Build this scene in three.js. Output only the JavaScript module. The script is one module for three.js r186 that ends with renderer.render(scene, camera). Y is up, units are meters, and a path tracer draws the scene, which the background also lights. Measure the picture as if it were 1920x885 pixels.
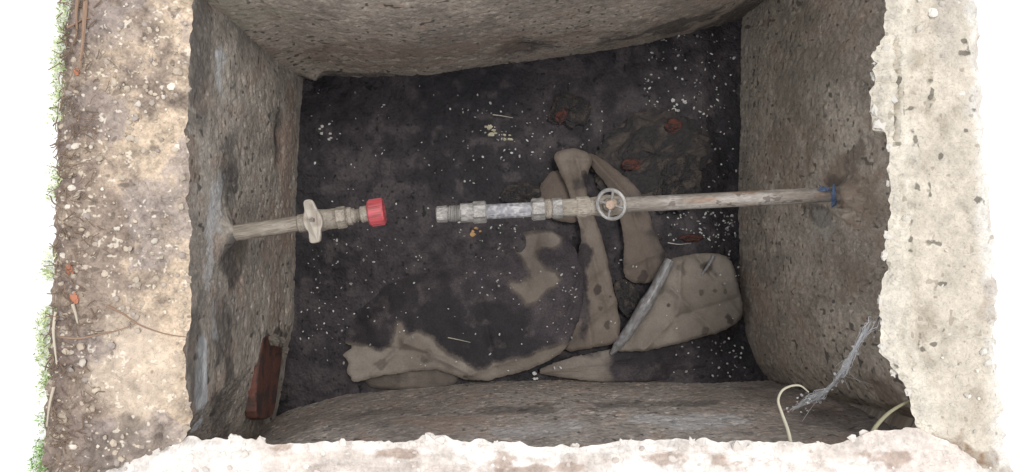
import * as THREE from 'three';
import { mergeGeometries, toCreasedNormals } from 'three/addons/utils/BufferGeometryUtils.js';

// ------------------------------------------------------------------ camera, sky, sun, exposure
const scene = new THREE.Scene();
const CAM_H = 1.05, FLOOR = -0.61, FOC = 1450;                 // eye 1.05 m above the rim, pit 0.61 m deep
const camera = new THREE.PerspectiveCamera(2 * Math.atan(442.5 / FOC) * 180 / Math.PI, 1920 / 885, 0.05, 400);
camera.position.set(0, CAM_H, 0);
camera.up.set(0, 0, -1);
camera.lookAt(60 / FOC, CAM_H - 1, -28 / FOC);
camera.updateMatrixWorld(true);
camera.updateProjectionMatrix();

const SUN_DIR = new THREE.Vector3(0.14, 1, -0.22).normalize();
{
  const w = 128, h = 64, d = new Float32Array(w * h * 4);       // plain bright overcast, clearer overhead
  for (let j = 0; j < h; j++) for (let i = 0; i < w; i++) {
    const el = ((j + 0.5) / h - 0.5) * Math.PI, s = Math.sin(el), k = 4 * (j * w + i);
    const L = s > 0 ? 0.62 + 0.62 * s : 0.3;
    d[k] = L * 0.985; d[k + 1] = L; d[k + 2] = L * 1.035; d[k + 3] = 1;
  }
  const t = new THREE.DataTexture(d, w, h, THREE.RGBAFormat, THREE.FloatType);
  t.mapping = THREE.EquirectangularReflectionMapping; t.magFilter = t.minFilter = THREE.LinearFilter; t.needsUpdate = true;
  scene.background = t; scene.environment = t;
}
const sun = new THREE.DirectionalLight(new THREE.Color(1, 0.96, 0.9), 1.1);
sun.position.copy(SUN_DIR).multiplyScalar(6); sun.target.position.set(0, 0, 0);
sun.castShadow = true; sun.shadow.radius = 28; sun.shadow.mapSize.set(2048, 2048);
Object.assign(sun.shadow.camera, { left: -1.2, right: 1.2, top: 1.2, bottom: -1.2, near: 1, far: 12 });
scene.add(sun, sun.target);
const renderer = new THREE.WebGLRenderer({ antialias: true });
renderer.setSize(1024, 472);
renderer.toneMapping = THREE.LinearToneMapping;
renderer.toneMappingExposure = 1.28;
renderer.shadowMap.enabled = true;

// ------------------------------------------------------------------ helpers
let seed = 12345;
const rnd = () => { seed = (seed * 1664525 + 1013904223) >>> 0; return seed / 4294967296; };
const rr = (a, b) => a + (b - a) * rnd();
const V3 = (x, y, z) => new THREE.Vector3(x, y, z);
const lerp = (a, b, t) => a + (b - a) * t, clamp = (x, a = 0, b = 1) => Math.min(b, Math.max(a, x));
const smooth = (a, b, x) => { const t = clamp((x - a) / (b - a)); return t * t * (3 - 2 * t); };
function hash(x, y, z) {
  let h = Math.imul(x, 374761393) ^ Math.imul(y, 668265263) ^ Math.imul(z, 2147483647 ^ 0x51ed270b);
  h = Math.imul(h ^ (h >>> 13), 1274126177); h ^= h >>> 16;
  return (h >>> 0) / 4294967296;
}
function n3(x, y, z) {
  const X = Math.floor(x), Y = Math.floor(y), Z = Math.floor(z); let fx = x - X, fy = y - Y, fz = z - Z;
  fx = fx * fx * (3 - 2 * fx); fy = fy * fy * (3 - 2 * fy); fz = fz * fz * (3 - 2 * fz);
  const a = lerp(hash(X, Y, Z), hash(X + 1, Y, Z), fx), b = lerp(hash(X, Y + 1, Z), hash(X + 1, Y + 1, Z), fx);
  if (fz === 0) return lerp(a, b, fy) * 2 - 1;
  const c = lerp(hash(X, Y, Z + 1), hash(X + 1, Y, Z + 1), fx), e = lerp(hash(X, Y + 1, Z + 1), hash(X + 1, Y + 1, Z + 1), fx);
  return lerp(lerp(a, b, fy), lerp(c, e, fy), fz) * 2 - 1;
}
function fbm(x, y, z, o = 4) { let s = 0, a = 0.5; for (let i = 0; i < o; i++) { s += a * n3(x, y, z); x *= 2.03; y *= 2.03; z = z * 2.03 + 7.3; a *= 0.5; } return s; }
// pixel of the photograph's frame -> point of the place on a level plane, or on an upright plane x = const
function ray(px, py) {
  const v = V3((px - 960) / FOC, (442.5 - py) / FOC, -1).applyMatrix3(new THREE.Matrix3().setFromMatrix4(camera.matrixWorld)); return v;
}
function at(px, py, y) { const d = ray(px, py), k = (y - CAM_H) / d.y; return V3(d.x * k, y, d.z * k); }
function atX(px, py, x) { const d = ray(px, py), k = x / d.x; return V3(x, CAM_H + d.y * k, d.z * k); }
const plan = (pts, y) => pts.map(([a, b]) => { const p = at(a, b, y); return [p.x, p.z]; });

const toS = c => { c = clamp(c); return c <= 0.0031308 ? c * 12.92 : 1.055 * Math.pow(c, 1 / 2.4) - 0.055; };
function colourTex(w, h, fn) {
  const d = new Uint8Array(w * h * 4);
  for (let j = 0; j < h; j++) for (let i = 0; i < w; i++) {
    const c = fn((i + 0.5) / w, (j + 0.5) / h), k = 4 * (j * w + i);
    d[k] = toS(c[0]) * 255; d[k + 1] = toS(c[1]) * 255; d[k + 2] = toS(c[2]) * 255; d[k + 3] = 255;
  }
  const t = new THREE.DataTexture(d, w, h); t.colorSpace = THREE.SRGBColorSpace;
  t.magFilter = THREE.LinearFilter; t.minFilter = THREE.LinearFilter; t.wrapS = t.wrapT = THREE.RepeatWrapping; t.needsUpdate = true; return t;
}
function greyTex(w, h, fn) {
  const d = new Uint8Array(w * h * 4);
  for (let j = 0; j < h; j++) for (let i = 0; i < w; i++) {
    const c = clamp(fn((i + 0.5) / w, (j + 0.5) / h)) * 255, k = 4 * (j * w + i); d[k] = d[k + 1] = d[k + 2] = c; d[k + 3] = 255;
  }
  const t = new THREE.DataTexture(d, w, h); t.magFilter = THREE.LinearFilter; t.minFilter = THREE.LinearFilter;
  t.wrapS = t.wrapT = THREE.RepeatWrapping; t.needsUpdate = true; return t;
}
const mix = (a, b, t) => [lerp(a[0], b[0], t), lerp(a[1], b[1], t), lerp(a[2], b[2], t)];
const scl = (a, k) => [a[0] * k, a[1] * k, a[2] * k];

const used = {};
function numbered(n) { const k = used[n] = (used[n] ?? -1) + 1; return k ? `${n}_${String(k).padStart(3, '0')}` : n; }
function tag(o, label, category, group, kind) {
  if (label) o.userData.label = label; if (category) o.userData.category = category;
  if (group) o.userData.group = group; if (kind) o.userData.kind = kind; return o;
}
function mesh(name, geo, mat, parent = scene) {
  const m = new THREE.Mesh(geo, mat); m.name = parent === scene ? numbered(name) : name;
  m.castShadow = m.receiveShadow = true; parent.add(m); return m;
}
function thing(name, label, category, pos = V3(0, 0, 0), group) {
  const g = new THREE.Group(); g.name = numbered(name); g.position.copy(pos); scene.add(g); return tag(g, label, category, group);
}
function instances(name, geo, mat, mats, cols, parent = scene) {
  const m = new THREE.InstancedMesh(geo, mat, mats.length); m.name = parent === scene ? numbered(name) : name;
  mats.forEach((M, i) => { m.setMatrixAt(i, M); if (cols) m.setColorAt(i, cols[i]); });
  m.castShadow = m.receiveShadow = true; m.userData.kind = 'stuff'; parent.add(m); return m;
}
const lin = (r, g, b) => new THREE.Color().setRGB(r, g, b);
const std = o => new THREE.MeshStandardMaterial({ roughness: 0.9, ...o });

// polygon tools
function densify(poly, step, jag = 0, sd = 0) {
  const out = [];
  for (let i = 0; i < poly.length; i++) {
    const a = poly[i], b = poly[(i + 1) % poly.length], L = Math.hypot(b[0] - a[0], b[1] - a[1]), n = Math.max(1, Math.round(L / step));
    for (let k = 0; k < n; k++) {
      const t = k / n, x = lerp(a[0], b[0], t), z = lerp(a[1], b[1], t), nx = -(b[1] - a[1]) / L, nz = (b[0] - a[0]) / L;
      const q = jag ? jag * (fbm(x * 55, z * 55, sd, 3) * 1.6 + 0.5 * n3(x * 260, z * 260, sd + 5)) : 0;
      out.push([x + nx * q, z + nz * q]);
    }
  }
  return out;
}
function smoothPoly(poly, n = 2) {                               // Chaikin
  for (let k = 0; k < n; k++) { const o = []; for (let i = 0; i < poly.length; i++) { const a = poly[i], b = poly[(i + 1) % poly.length]; o.push([a[0] * .75 + b[0] * .25, a[1] * .75 + b[1] * .25], [a[0] * .25 + b[0] * .75, a[1] * .25 + b[1] * .75]); } poly = o; }
  return poly;
}
function inside(poly, x, z) {
  let c = false;
  for (let i = 0, j = poly.length - 1; i < poly.length; j = i++) {
    const [xi, zi] = poly[i], [xj, zj] = poly[j];
    if ((zi > z) !== (zj > z) && x < (xj - xi) * (z - zi) / (zj - zi) + xi) c = !c;
  }
  return c;
}
function nearest(poly, x, z) {
  let best = 1e9, bx = x, bz = z;
  for (let i = 0, j = poly.length - 1; i < poly.length; j = i++) {
    const ax = poly[j][0], az = poly[j][1], ux = poly[i][0] - ax, uz = poly[i][1] - az;
    const t = clamp(((x - ax) * ux + (z - az) * uz) / (ux * ux + uz * uz + 1e-12)), px = ax + ux * t, pz = az + uz * t, d = (px - x) ** 2 + (pz - z) ** 2;
    if (d < best) { best = d; bx = px; bz = pz; }
  }
  return [bx, bz, Math.sqrt(best)];
}
const sdf = (poly, x, z) => (inside(poly, x, z) ? 1 : -1) * nearest(poly, x, z)[2];
// a closed sheet over an outline: top(x,z,d) and bottom(x,z,d) give heights, d = distance from the edge; uv in metres of plan
function sheet(poly, cell, top, bottom, under = [0, 0]) {
  let x0 = 1e9, x1 = -1e9, z0 = 1e9, z1 = -1e9; for (const [x, z] of poly) { x0 = Math.min(x0, x); x1 = Math.max(x1, x); z0 = Math.min(z0, z); z1 = Math.max(z1, z); }
  const nx = Math.ceil((x1 - x0) / cell) + 1, nz = Math.ceil((z1 - z0) / cell) + 1, inc = new Uint8Array(nx * nz);
  for (let j = 0; j < nz; j++) for (let i = 0; i < nx; i++) inc[j * nx + i] = inside(poly, x0 + (i + .5) * cell, z0 + (j + .5) * cell) ? 1 : 0;
  const C = (i, j) => i >= 0 && j >= 0 && i < nx && j < nz && inc[j * nx + i];
  const id = new Int32Array((nx + 1) * (nz + 1)).fill(-1), P = [], UV = [], I = [];
  const vid = (i, j) => {
    const k = j * (nx + 1) + i; if (id[k] >= 0) return id[k];
    let x = x0 + i * cell, z = z0 + j * cell; const edge = !(C(i, j) && C(i - 1, j) && C(i, j - 1) && C(i - 1, j - 1));
    const nn = nearest(poly, x, z); let d = nn[2];
    if (edge) { x = nn[0]; z = nn[1]; d = 0; }
    P.push([x, z, d]); UV.push([x, z]); return id[k] = P.length - 1;
  };
  const edges = [];
  for (let j = 0; j < nz; j++) for (let i = 0; i < nx; i++) if (C(i, j)) {
    const a = vid(i, j), b = vid(i + 1, j), c = vid(i + 1, j + 1), e = vid(i, j + 1);
    if ((i + j) & 1) I.push(a, e, b, b, e, c); else I.push(a, e, c, a, c, b);
    if (!C(i, j - 1)) edges.push([a, b]); if (!C(i + 1, j)) edges.push([b, c]); if (!C(i, j + 1)) edges.push([c, e]); if (!C(i - 1, j)) edges.push([e, a]);
  }
  const n = P.length, pos = [], uv = [], idx = [...I];
  for (const [x, z, d] of P) { pos.push(x, top(x, z, d), z); uv.push(x, z); }
  for (const [x, z, d] of P) { pos.push(x + under[0], bottom(x, z, d), z + under[1]); uv.push(x, z); }
  for (let k = 0; k < I.length; k += 3) idx.push(n + I[k], n + I[k + 2], n + I[k + 1]);
  const tm = new Map(), bm = new Map();                          // side wall with its own vertices, three rows
  const ROWS = 4, side = v => { if (!tm.has(v)) { const [x, z, d] = P[v], yt = top(x, z, d), yb = bottom(x, z, d), s = pos.length / 3; for (let r = 0; r <= ROWS; r++) { const y = lerp(yt, yb, r / ROWS), q = (r && r < ROWS) ? .0018 * n3(x * 190, y * 190, z * 190) : 0; pos.push(x + q + under[0] * r / ROWS, y, z + q * .7 + under[1] * r / ROWS); uv.push(x + y * .7, z + y * .7); } tm.set(v, s); } return tm.get(v); };
  for (const [a, b] of edges) { const A = side(a), B = side(b); for (let r = 0; r < ROWS; r++) idx.push(A + r, B + r, A + r + 1, B + r, B + r + 1, A + r + 1); }
  const g = new THREE.BufferGeometry(); g.setAttribute('position', new THREE.Float32BufferAttribute(pos, 3)); g.setAttribute('uv', new THREE.Float32BufferAttribute(uv, 2)); g.setIndex(idx); g.computeVertexNormals();
  g.userData = { bounds: [x0, x1, z0, z1] }; return g;
}
// rescale a sheet's uv (metres of plan) to 0..1 over its bounds
function fitUV(g) { const [x0, x1, z0, z1] = g.userData.bounds, u = g.attributes.uv; for (let i = 0; i < u.count; i++) u.setXY(i, (u.getX(i) - x0) / (x1 - x0), (u.getY(i) - z0) / (z1 - z0)); return g; }
function tube(pts, rad, seg = 24, sides = 8, closed = false) {   // tapered tube through points; rad(t)
  const c = new THREE.CatmullRomCurve3(pts, closed), R = typeof rad === 'function' ? rad : () => rad, g = new THREE.TubeGeometry(c, seg, 1, sides, closed), p = g.attributes.position;
  for (let i = 0; i <= seg; i++) { const o = c.getPointAt(i / seg), r = R(i / seg); for (let j = 0; j <= sides; j++) { const k = i * (sides + 1) + j; p.setXYZ(k, o.x + (p.getX(k) - o.x) * r, o.y + (p.getY(k) - o.y) * r, o.z + (p.getZ(k) - o.z) * r); } }
  g.computeVertexNormals(); return g;
}
function lump(r, detail, rough, sd, flat = 1) {                  // broken stone or crumb
  const g = new THREE.IcosahedronGeometry(r, detail), p = g.attributes.position;
  for (let i = 0; i < p.count; i++) { const v = V3().fromBufferAttribute(p, i), n = v.clone().normalize(), k = 1 + rough * fbm(n.x * 1.7 + sd, n.y * 1.7, n.z * 1.7 + sd * 3.1, 3) * 1.6; p.setXYZ(i, v.x * k, v.y * k * flat, v.z * k); }
  g.computeVertexNormals(); return g;
}

// ------------------------------------------------------------------ concrete pit walls
const INK = [0.03, 0.028, 0.026];
function ruledWall(name, label, bottomPx, topPts, yTop, back, opt) {
  // bottomPx: floor line, pixels; topPts: matching plan points at the top
  const B = bottomPx.map(([a, b]) => at(a, b, FLOOR)), T = topPts.map(([x, z]) => V3(x, yTop, z));
  const cum = [0]; for (let i = 1; i < B.length; i++) cum.push(cum[i - 1] + B[i].distanceTo(B[i - 1]));
  const L = cum.at(-1), H = yTop - FLOOR;
  const pick = (A, t) => { const s = t * L; let i = 1; while (i < B.length - 1 && cum[i] < s) i++; return A[i - 1].clone().lerp(A[i], clamp((s - cum[i - 1]) / (cum[i] - cum[i - 1]))); };
  const P = (t, w) => pick(B, t).lerp(pick(T, t), w);
  const locate = (px, py) => { let best = 1e9, bt = 0, bw = 0; const q = V3(); for (let i = 0; i <= 140; i++) for (let j = 0; j <= 60; j++) { q.copy(P(i / 140, j / 60)).project(camera); const dx = (q.x + 1) * 960 - px, dy = (1 - q.y) * 442.5 - py, d = dx * dx + dy * dy; if (d < best) { best = d; bt = i / 140; bw = j / 60; } } return [bt * L, bw * H]; };
  const stainsAndShade = (opt.stainsAndShade || []).map(s => ({ ...s, c: locate(s.at[0], s.at[1]) }));
  const cell = 0.0038, nu = Math.ceil(L / cell), nv = Math.ceil((H + 0.12) / cell), pos = [], uv = [], idx = [], sd = opt.sd;
  const nrm = t => { const a = P(Math.max(0, t - .02), .5), b = P(Math.min(1, t + .02), .5), d = b.sub(a).setY(0).normalize(); const n = V3(-d.z, 0, d.x); if (n.dot(V3(-P(t, .5).x + .08, 0, -P(t, .5).z - .05)) < 0) n.negate(); return n; };
  const relief = (s, h) => {
    let d = 0.007 * fbm(s * 5, h * 5, sd, 3) + 0.0014 * fbm(s * 34, h * 34, sd + 9, 3) + 0.0009 * n3(s * 130, h * 130, sd + 4);
    const pit = n3(s * 110 + 3, h * 110, sd + 21); if (pit > 0.6) d -= (pit - 0.6) * 0.013;
    for (const b of opt.bumps || []) { const [bs, bh] = b.c ??= locate(...b.at); const q = ((s - bs) / b.r[0]) ** 2 + ((h - bh) / b.r[1]) ** 2; d += b.d * Math.exp(-q) * (1 + .5 * fbm(s * 60, h * 60, 3, 2)); }
    return d;
  };
  for (let j = 0; j <= nv; j++) for (let i = 0; i <= nu; i++) {
    const t = i / nu, w = -0.12 / H + (1 + 0.12 / H) * j / nv, p = P(t, w), n = nrm(t), d = relief(t * L, w * H);
    pos.push(p.x + n.x * d, p.y, p.z + n.z * d); uv.push(t, Math.min(Math.abs(w) + .001, .999));
  }
  const V = (i, j) => j * (nu + 1) + i;
  for (let j = 0; j < nv; j++) for (let i = 0; i < nu; i++) idx.push(V(i, j), V(i + 1, j), V(i, j + 1), V(i + 1, j), V(i + 1, j + 1), V(i, j + 1));
  const base = pos.length / 3;                                    // back face, top, bottom and ends
  for (const w of [-0.12 / H, 1]) for (let i = 0; i <= nu; i++) { const p = P(i / nu, w), n = nrm(i / nu); pos.push(p.x - n.x * back, p.y, p.z - n.z * back); uv.push(i / nu, clamp(w)); }
  const K = (i, r) => base + r * (nu + 1) + i;
  for (let i = 0; i < nu; i++) {
    idx.push(K(i, 0), K(i, 1), K(i + 1, 0), K(i + 1, 0), K(i, 1), K(i + 1, 1));
    idx.push(V(i, nv), V(i + 1, nv), K(i, 1), V(i + 1, nv), K(i + 1, 1), K(i, 1));
    idx.push(V(i, 0), K(i, 0), V(i + 1, 0), V(i + 1, 0), K(i, 0), K(i + 1, 0));
  }
  for (const e of [0, nu]) idx.push(V(e, 0), V(e, nv), K(e, 0), K(e, 0), V(e, nv), K(e, 1));
  const g = new THREE.BufferGeometry(); g.setAttribute('position', new THREE.Float32BufferAttribute(pos, 3)); g.setAttribute('uv', new THREE.Float32BufferAttribute(uv, 2)); g.setIndex(idx); g.computeVertexNormals();
  { const m = V(nu >> 1, nv >> 1), nn = V3().fromBufferAttribute(g.attributes.normal, m), n = nrm(.5); if (nn.dot(n) < 0) { for (let k = 0; k < idx.length; k += 3) { const q = idx[k]; idx[k] = idx[k + 1]; idx[k + 1] = q; } g.setIndex(idx); g.computeVertexNormals(); } }
  const TW = opt.tw || 900, TH = Math.round(TW * H / L);
  const [c0, c1, c2] = opt.cols;
  const map = colourTex(TW, TH, (u, v) => {
    const s = u * L, h = v * H, a = fbm(s * 7, h * 5, sd + 30, 4), b = fbm(s * 34, h * 26, sd + 40, 4), c = n3(s * 330, h * 330, sd + 50), e = n3(s * 130, h * 130, sd + 55);
    let col = mix(c0, c1, smooth(-.28, .3, a + .45 * b)); col = mix(col, c2, smooth(.08, .42, b - .3 * a) * .6);
    col = scl(col, 1 + .2 * c + .17 * e + .25 * b);
    const sp = n3(s * 105 + 9, h * 120, sd + 60) + .3 * e + .35 * a; if (sp > .66) col = mix(col, INK, smooth(.66, .95, sp) * .75);       // black mould spots
    const lt = n3(s * 160, h * 160 + 4, sd + 70) + .3 * c; if (lt > .8) col = mix(col, [.5, .47, .42], smooth(.8, 1.05, lt) * .6); // pale grains
    for (const t of stainsAndShade) {
      const wob = fbm(s * 24, h * 24, sd + 80, 4), q = Math.hypot((s - t.c[0]) / t.r[0], (h - t.c[1]) / t.r[1]) + wob * (t.wob ?? 1.1);
      if (q < 1) { const gr = .55 + .9 * fbm(s * 130, h * 130, sd + 90, 3) + .35 * b; col = mix(col, t.col, smooth(1, t.soft ?? .55, q) * t.k * clamp(gr + .5)); }
    }
    return col;
  });
  const bump = greyTex(TW, TH, (u, v) => { const s = u * L, h = v * H; const pt = n3(s * 120, h * 120, sd + 8); return .5 + .3 * fbm(s * 90, h * 90, sd, 4) + .16 * n3(s * 420, h * 420, sd) - (pt > .6 ? (pt - .6) * 1.2 : 0); });
  const m = mesh(name, g, std({ map, bumpMap: bump, bumpScale: 0.0028, roughness: 0.93 }));
  m.userData.locate = undefined;
  tag(m, label, 'wall');
  return { m, P, locate, L, H, nrm };
}
const GREY = [.325, .285, .245], GREYB = [.43, .385, .33], BROWN = [.29, .217, .175], PALE = [.64, .66, .68], DARK = [.065, .058, .053], RUST = [.16, .07, .04];
const topY = -0.055;
const leftTop = plan([[358, -70], [354, 150], [352, 400], [352, 600], [348, 790], [330, 860], [318, 890]], topY);
ruledWall('concrete_wall', 'grey concrete pit wall on the left with white lime streaks and dark oval stain', [[567, 80], [562, 210], [556, 380], [553, 520], [548, 610], [533, 720], [512, 815]], leftTop, topY, 0.09, {
  sd: 1, cols: [GREY, GREYB, BROWN], tw: 900,
  stainsAndShade: [
    { at: [526, 255], r: [.085, .03], col: DARK, k: .85, wob: .4, soft: .3 }, { at: [430, 330], r: [.10, .05], col: DARK, k: .6 }, { at: [432, 450], r: [.13, .045], col: DARK, k: .7 },
    { at: [415, 600], r: [.14, .05], col: DARK, k: .65 }, { at: [425, 760], r: [.1, .06], col: DARK, k: .6 }, { at: [375, 60], r: [.14, .04], col: DARK, k: .5 }, { at: [470, 60], r: [.03, .09], col: DARK, k: .4 },
    { at: [382, 720], r: [.075, .026], col: PALE, k: .85, wob: 1.6 }, { at: [396, 480], r: [.07, .018], col: PALE, k: .4, wob: 1.8 }, { at: [402, 610], r: [.05, .02], col: PALE, k: .4, wob: 2 }, { at: [410, 130], r: [.05, .03], col: PALE, k: .6 }, { at: [405, 380], r: [.05, .02], col: PALE, k: .35, wob: 2 },
    { at: [540, 300], r: [.2, .05], col: BROWN, k: .75, wob: .6 }, { at: [520, 480], r: [.16, .07], col: BROWN, k: .5 }, { at: [360, 310], r: [.06, .03], col: [.2, .12, .08], k: .5 },
    { at: [518, 640], r: [.04, .06], col: DARK, k: .9 }, { at: [450, 437], r: [.05, .04], col: [.15, .125, .1], k: .8 }, { at: [505, 700], r: [.11, .05], col: [.14, .1, .08], k: .7 }, { at: [370, 640], r: [.06, .03], col: DARK, k: .5 },
  ], bumps: [{ at: [525, 255], r: [.07, .03], d: -.012 }, { at: [422, 440], r: [.024, .021], d: .016 }, { at: [520, 700], r: [.09, .1], d: -.004 }],
});
const farBottom = [[480, 146], [556, 148], [600, 136], [700, 142], [800, 141], [900, 126], [1000, 113], [1060, 105], [1200, 84], [1300, 60], [1395, 28], [1470, -2]];
ruledWall('concrete_wall', 'pitted brownish concrete pit wall across the top, above the black mud', farBottom, farBottom.map(p => { const q = at(p[0], p[1], FLOOR); return [q.x, q.z - .004]; }), topY, 0.09, {
  sd: 2, cols: [[.33, .28, .235], [.435, .375, .312], [.3, .225, .18]], tw: 1200,
  stainsAndShade: [{ at: [985, 88], r: [.07, .06], col: DARK, k: .9, soft: .2 }, { at: [640, 134], r: [.12, .03], col: DARK, k: .7 }, { at: [1250, 55], r: [.14, .06], col: DARK, k: .75 }, { at: [1390, 20], r: [.09, .12], col: DARK, k: .8 },
    { at: [1060, 70], r: [.1, .05], col: BROWN, k: .5 }, { at: [760, 100], r: [.3, .1], col: BROWN, k: .6 }, { at: [460, 20], r: [.08, .1], col: [.33, .31, .24], k: .6 }],
  bumps: [{ at: [585, 132], r: [.022, .03], d: .018 }, { at: [985, 90], r: [.06, .05], d: -.012 }],
});
const rightBottom = [[1408, -30], [1400, 60], [1396, 160], [1395, 300], [1397, 450], [1400, 560], [1408, 630], [1422, 680], [1442, 712], [1480, 732], [1560, 748]];
const rightTop = plan([[1700, -80], [1694, 40], [1690, 150], [1688, 330], [1690, 480], [1690, 590], [1692, 660], [1704, 720], [1738, 775], [1790, 808], [1860, 836]], topY);
ruledWall('concrete_wall', 'grey brown concrete pit wall on the right where the long pipe enters', rightBottom, rightTop, topY, 0.09, {
  sd: 3, cols: [[.3, .258, .213], [.4, .35, .29], [.255, .19, .148]], tw: 900,
  stainsAndShade: [{ at: [1600, 340], r: [.1, .1], col: [.22, .16, .115], k: .7 }, { at: [1540, 400], r: [.03, .06], col: DARK, k: .7 }, { at: [1480, 300], r: [.12, .1], col: [.24, .18, .13], k: .5 }, { at: [1570, 360], r: [.035, .03], col: [.15, .12, .1], k: .8 }, { at: [1610, 300], r: [.05, .05], col: DARK, k: .45 }, { at: [1590, 520], r: [.06, .06], col: [.16, .12, .09], k: .5 }, { at: [1500, 150], r: [.14, .12], col: [.2, .18, .14], k: .5 },  // DARK patch just below the pipe is its shadow, painted on
    { at: [1440, 480], r: [.08, .06], col: [.12, .1, .09], k: .5 }, { at: [1550, 430], r: [.05, .05], col: [.42, .4, .36], k: .45 }, { at: [1680, 760], r: [.06, .05], col: [.14, .09, .06], k: .5 }],
  bumps: [{ at: [1594, 364], r: [.026, .024], d: .018 }, { at: [1575, 395], r: [.012, .014], d: .012 }, { at: [1590, 405], r: [.01, .01], d: .01 }, { at: [1500, 549], r: [.004, .3], d: .004 }],
});
const nearBottom = [[420, 800], [500, 792], [560, 766], [650, 741], [770, 725], [900, 716], [1050, 712], [1200, 713], [1340, 717], [1442, 712], [1520, 700]];
const nearTop = nearBottom.map(p => { const q = at(p[0], p[1], FLOOR); return [q.x, q.z + .006]; });
ruledWall('concrete_wall', 'streaked grey concrete pit wall at the bottom, below the folded sack', nearBottom, nearTop, topY, 0.09, {
  sd: 4, cols: [[.3, .255, .225], [.4, .35, .312], BROWN], tw: 1200,
  stainsAndShade: [{ at: [1250, 785], r: [.12, .06], col: PALE, k: .4 }, { at: [1010, 800], r: [.1, .05], col: PALE, k: .25 }, { at: [830, 790], r: [.1, .05], col: BROWN, k: .6 }, { at: [960, 770], r: [.16, .03], col: DARK, k: .6 }, { at: [1180, 758], r: [.2, .03], col: DARK, k: .55 }, { at: [720, 770], r: [.1, .05], col: DARK, k: .4 }, { at: [1600, 790], r: [.1, .1], col: DARK, k: .5 }],
  bumps: [],
});

// ------------------------------------------------------------------ muddy pit floor
const dipX = at(1345, 300, FLOOR).x;
const mudHeight = (x, z) => FLOOR - .03 * smooth(dipX - .035, dipX + .03, x + .03 * n3(x * 7, z * 7, 6)) * smooth(.27, .12, z) + .011 * fbm(x * 8, z * 8, 3, 4) + .005 * fbm(x * 38, z * 38, 8, 3) + .0022 * n3(x * 150, z * 150, 2);
{
  const g = sheet([[-.52, -.66], [.78, -.66], [.78, .5], [-.52, .5]], .0048, mudHeight, () => FLOOR - .2); fitUV(g);
  const map = colourTex(1100, 1000, (u, v) => {
    const x = u * 1.3, z = v * 1.16, a = fbm(x * 6, z * 6, 1, 4), b = fbm(x * 40, z * 40, 2, 3), c = n3(x * 300, z * 300, 3);
    let col = mix([.0155, .0135, .0165], [.036, .0295, .034], smooth(-.25, .25, a + .3 * b)); col = mix(col, [.052, .043, .044], smooth(.1, .4, b + .4 * a) * .7);
    const k = n3(x * 90, z * 90, 9) + .4 * c; if (k > .7) col = mix(col, [.006, .006, .007], smooth(.7, .95, k));
    return scl(col, 1 + .3 * c + .4 * b);
  });
  const bump = greyTex(1024, 900, (u, v) => .5 + .4 * fbm(u * 70, v * 62, 5, 4) + .15 * n3(u * 420, v * 370, 1));
  const m = mesh('pit_floor', g, std({ map, bumpMap: bump, bumpScale: .006, roughness: .82 })); tag(m, 'black mud and soil covering the bottom of the pit', null, null, 'structure');
}

// ------------------------------------------------------------------ concrete collars round the opening, and the ground
const slabTop = (amp, sd) => (x, z, d) => { const pop = sd > 11 ? .5 : 1; const e = smooth(0, .012, d); return -.009 * (1 - e) * (.6 + .5 * n3(x * 90, z * 90, sd)) + amp * (.006 * fbm(x * 12, z * 12, sd, 3) + pop * .0055 * fbm(x * 55, z * 55, sd + 3, 3) + pop * .003 * n3(x * 170, z * 170, sd + 5)); };
const colPoly = (pts, jag, sd) => densify(plan(pts, 0), .006, jag, sd);
const leftPts = [[130, -70], [128, 0], [115, 120], [105, 250], [100, 400], [96, 500], [90, 600], [84, 700], [80, 800], [78, 960], [120, 960], [190, 893], [332, 832], [347, 818], [353, 790], [354, 750], [344, 710], [345, 660], [356, 600], [356, 560], [350, 520], [354, 470], [356, 420], [348, 380], [352, 330], [350, 290], [345, 260], [346, 220], [346, 160], [352, 110], [358, 60], [358, 0], [362, -70]];
const rightPts = [[1668, -70], [1668, 0], [1664, 62], [1642, 92], [1636, 104], [1645, 118], [1634, 132], [1643, 150], [1637, 170], [1636, 205], [1640, 242], [1668, 246], [1672, 285], [1667, 340], [1672, 400], [1664, 440], [1660, 474], [1674, 500], [1662, 535], [1648, 562], [1655, 600], [1653, 660], [1672, 690], [1702, 722], [1716, 770], [1724, 802], [1762, 826], [1806, 852], [1866, 898], [1920, 960], [1945, 960], [1885, 850], [1874, 600], [1862, 420], [1850, 300], [1840, 150], [1832, 0], [1830, -70]];
const frontPts = [[114, 956], [184, 889], [330, 829], [350, 818], [375, 826], [424, 827], [432, 816], [448, 818], [470, 826], [486, 820], [500, 830], [560, 833], [640, 829], [720, 831], [775, 831], [800, 817], [828, 819], [850, 830], [930, 828], [1000, 836], [1080, 836], [1150, 833], [1172, 826], [1230, 830], [1300, 826], [1400, 830], [1480, 830], [1560, 833], [1592, 826], [1622, 812], [1680, 808], [1720, 800], [1766, 818], [1812, 843], [1872, 888], [1930, 952]];
const FAR_GRIT = [.86, .8, .68];
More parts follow.
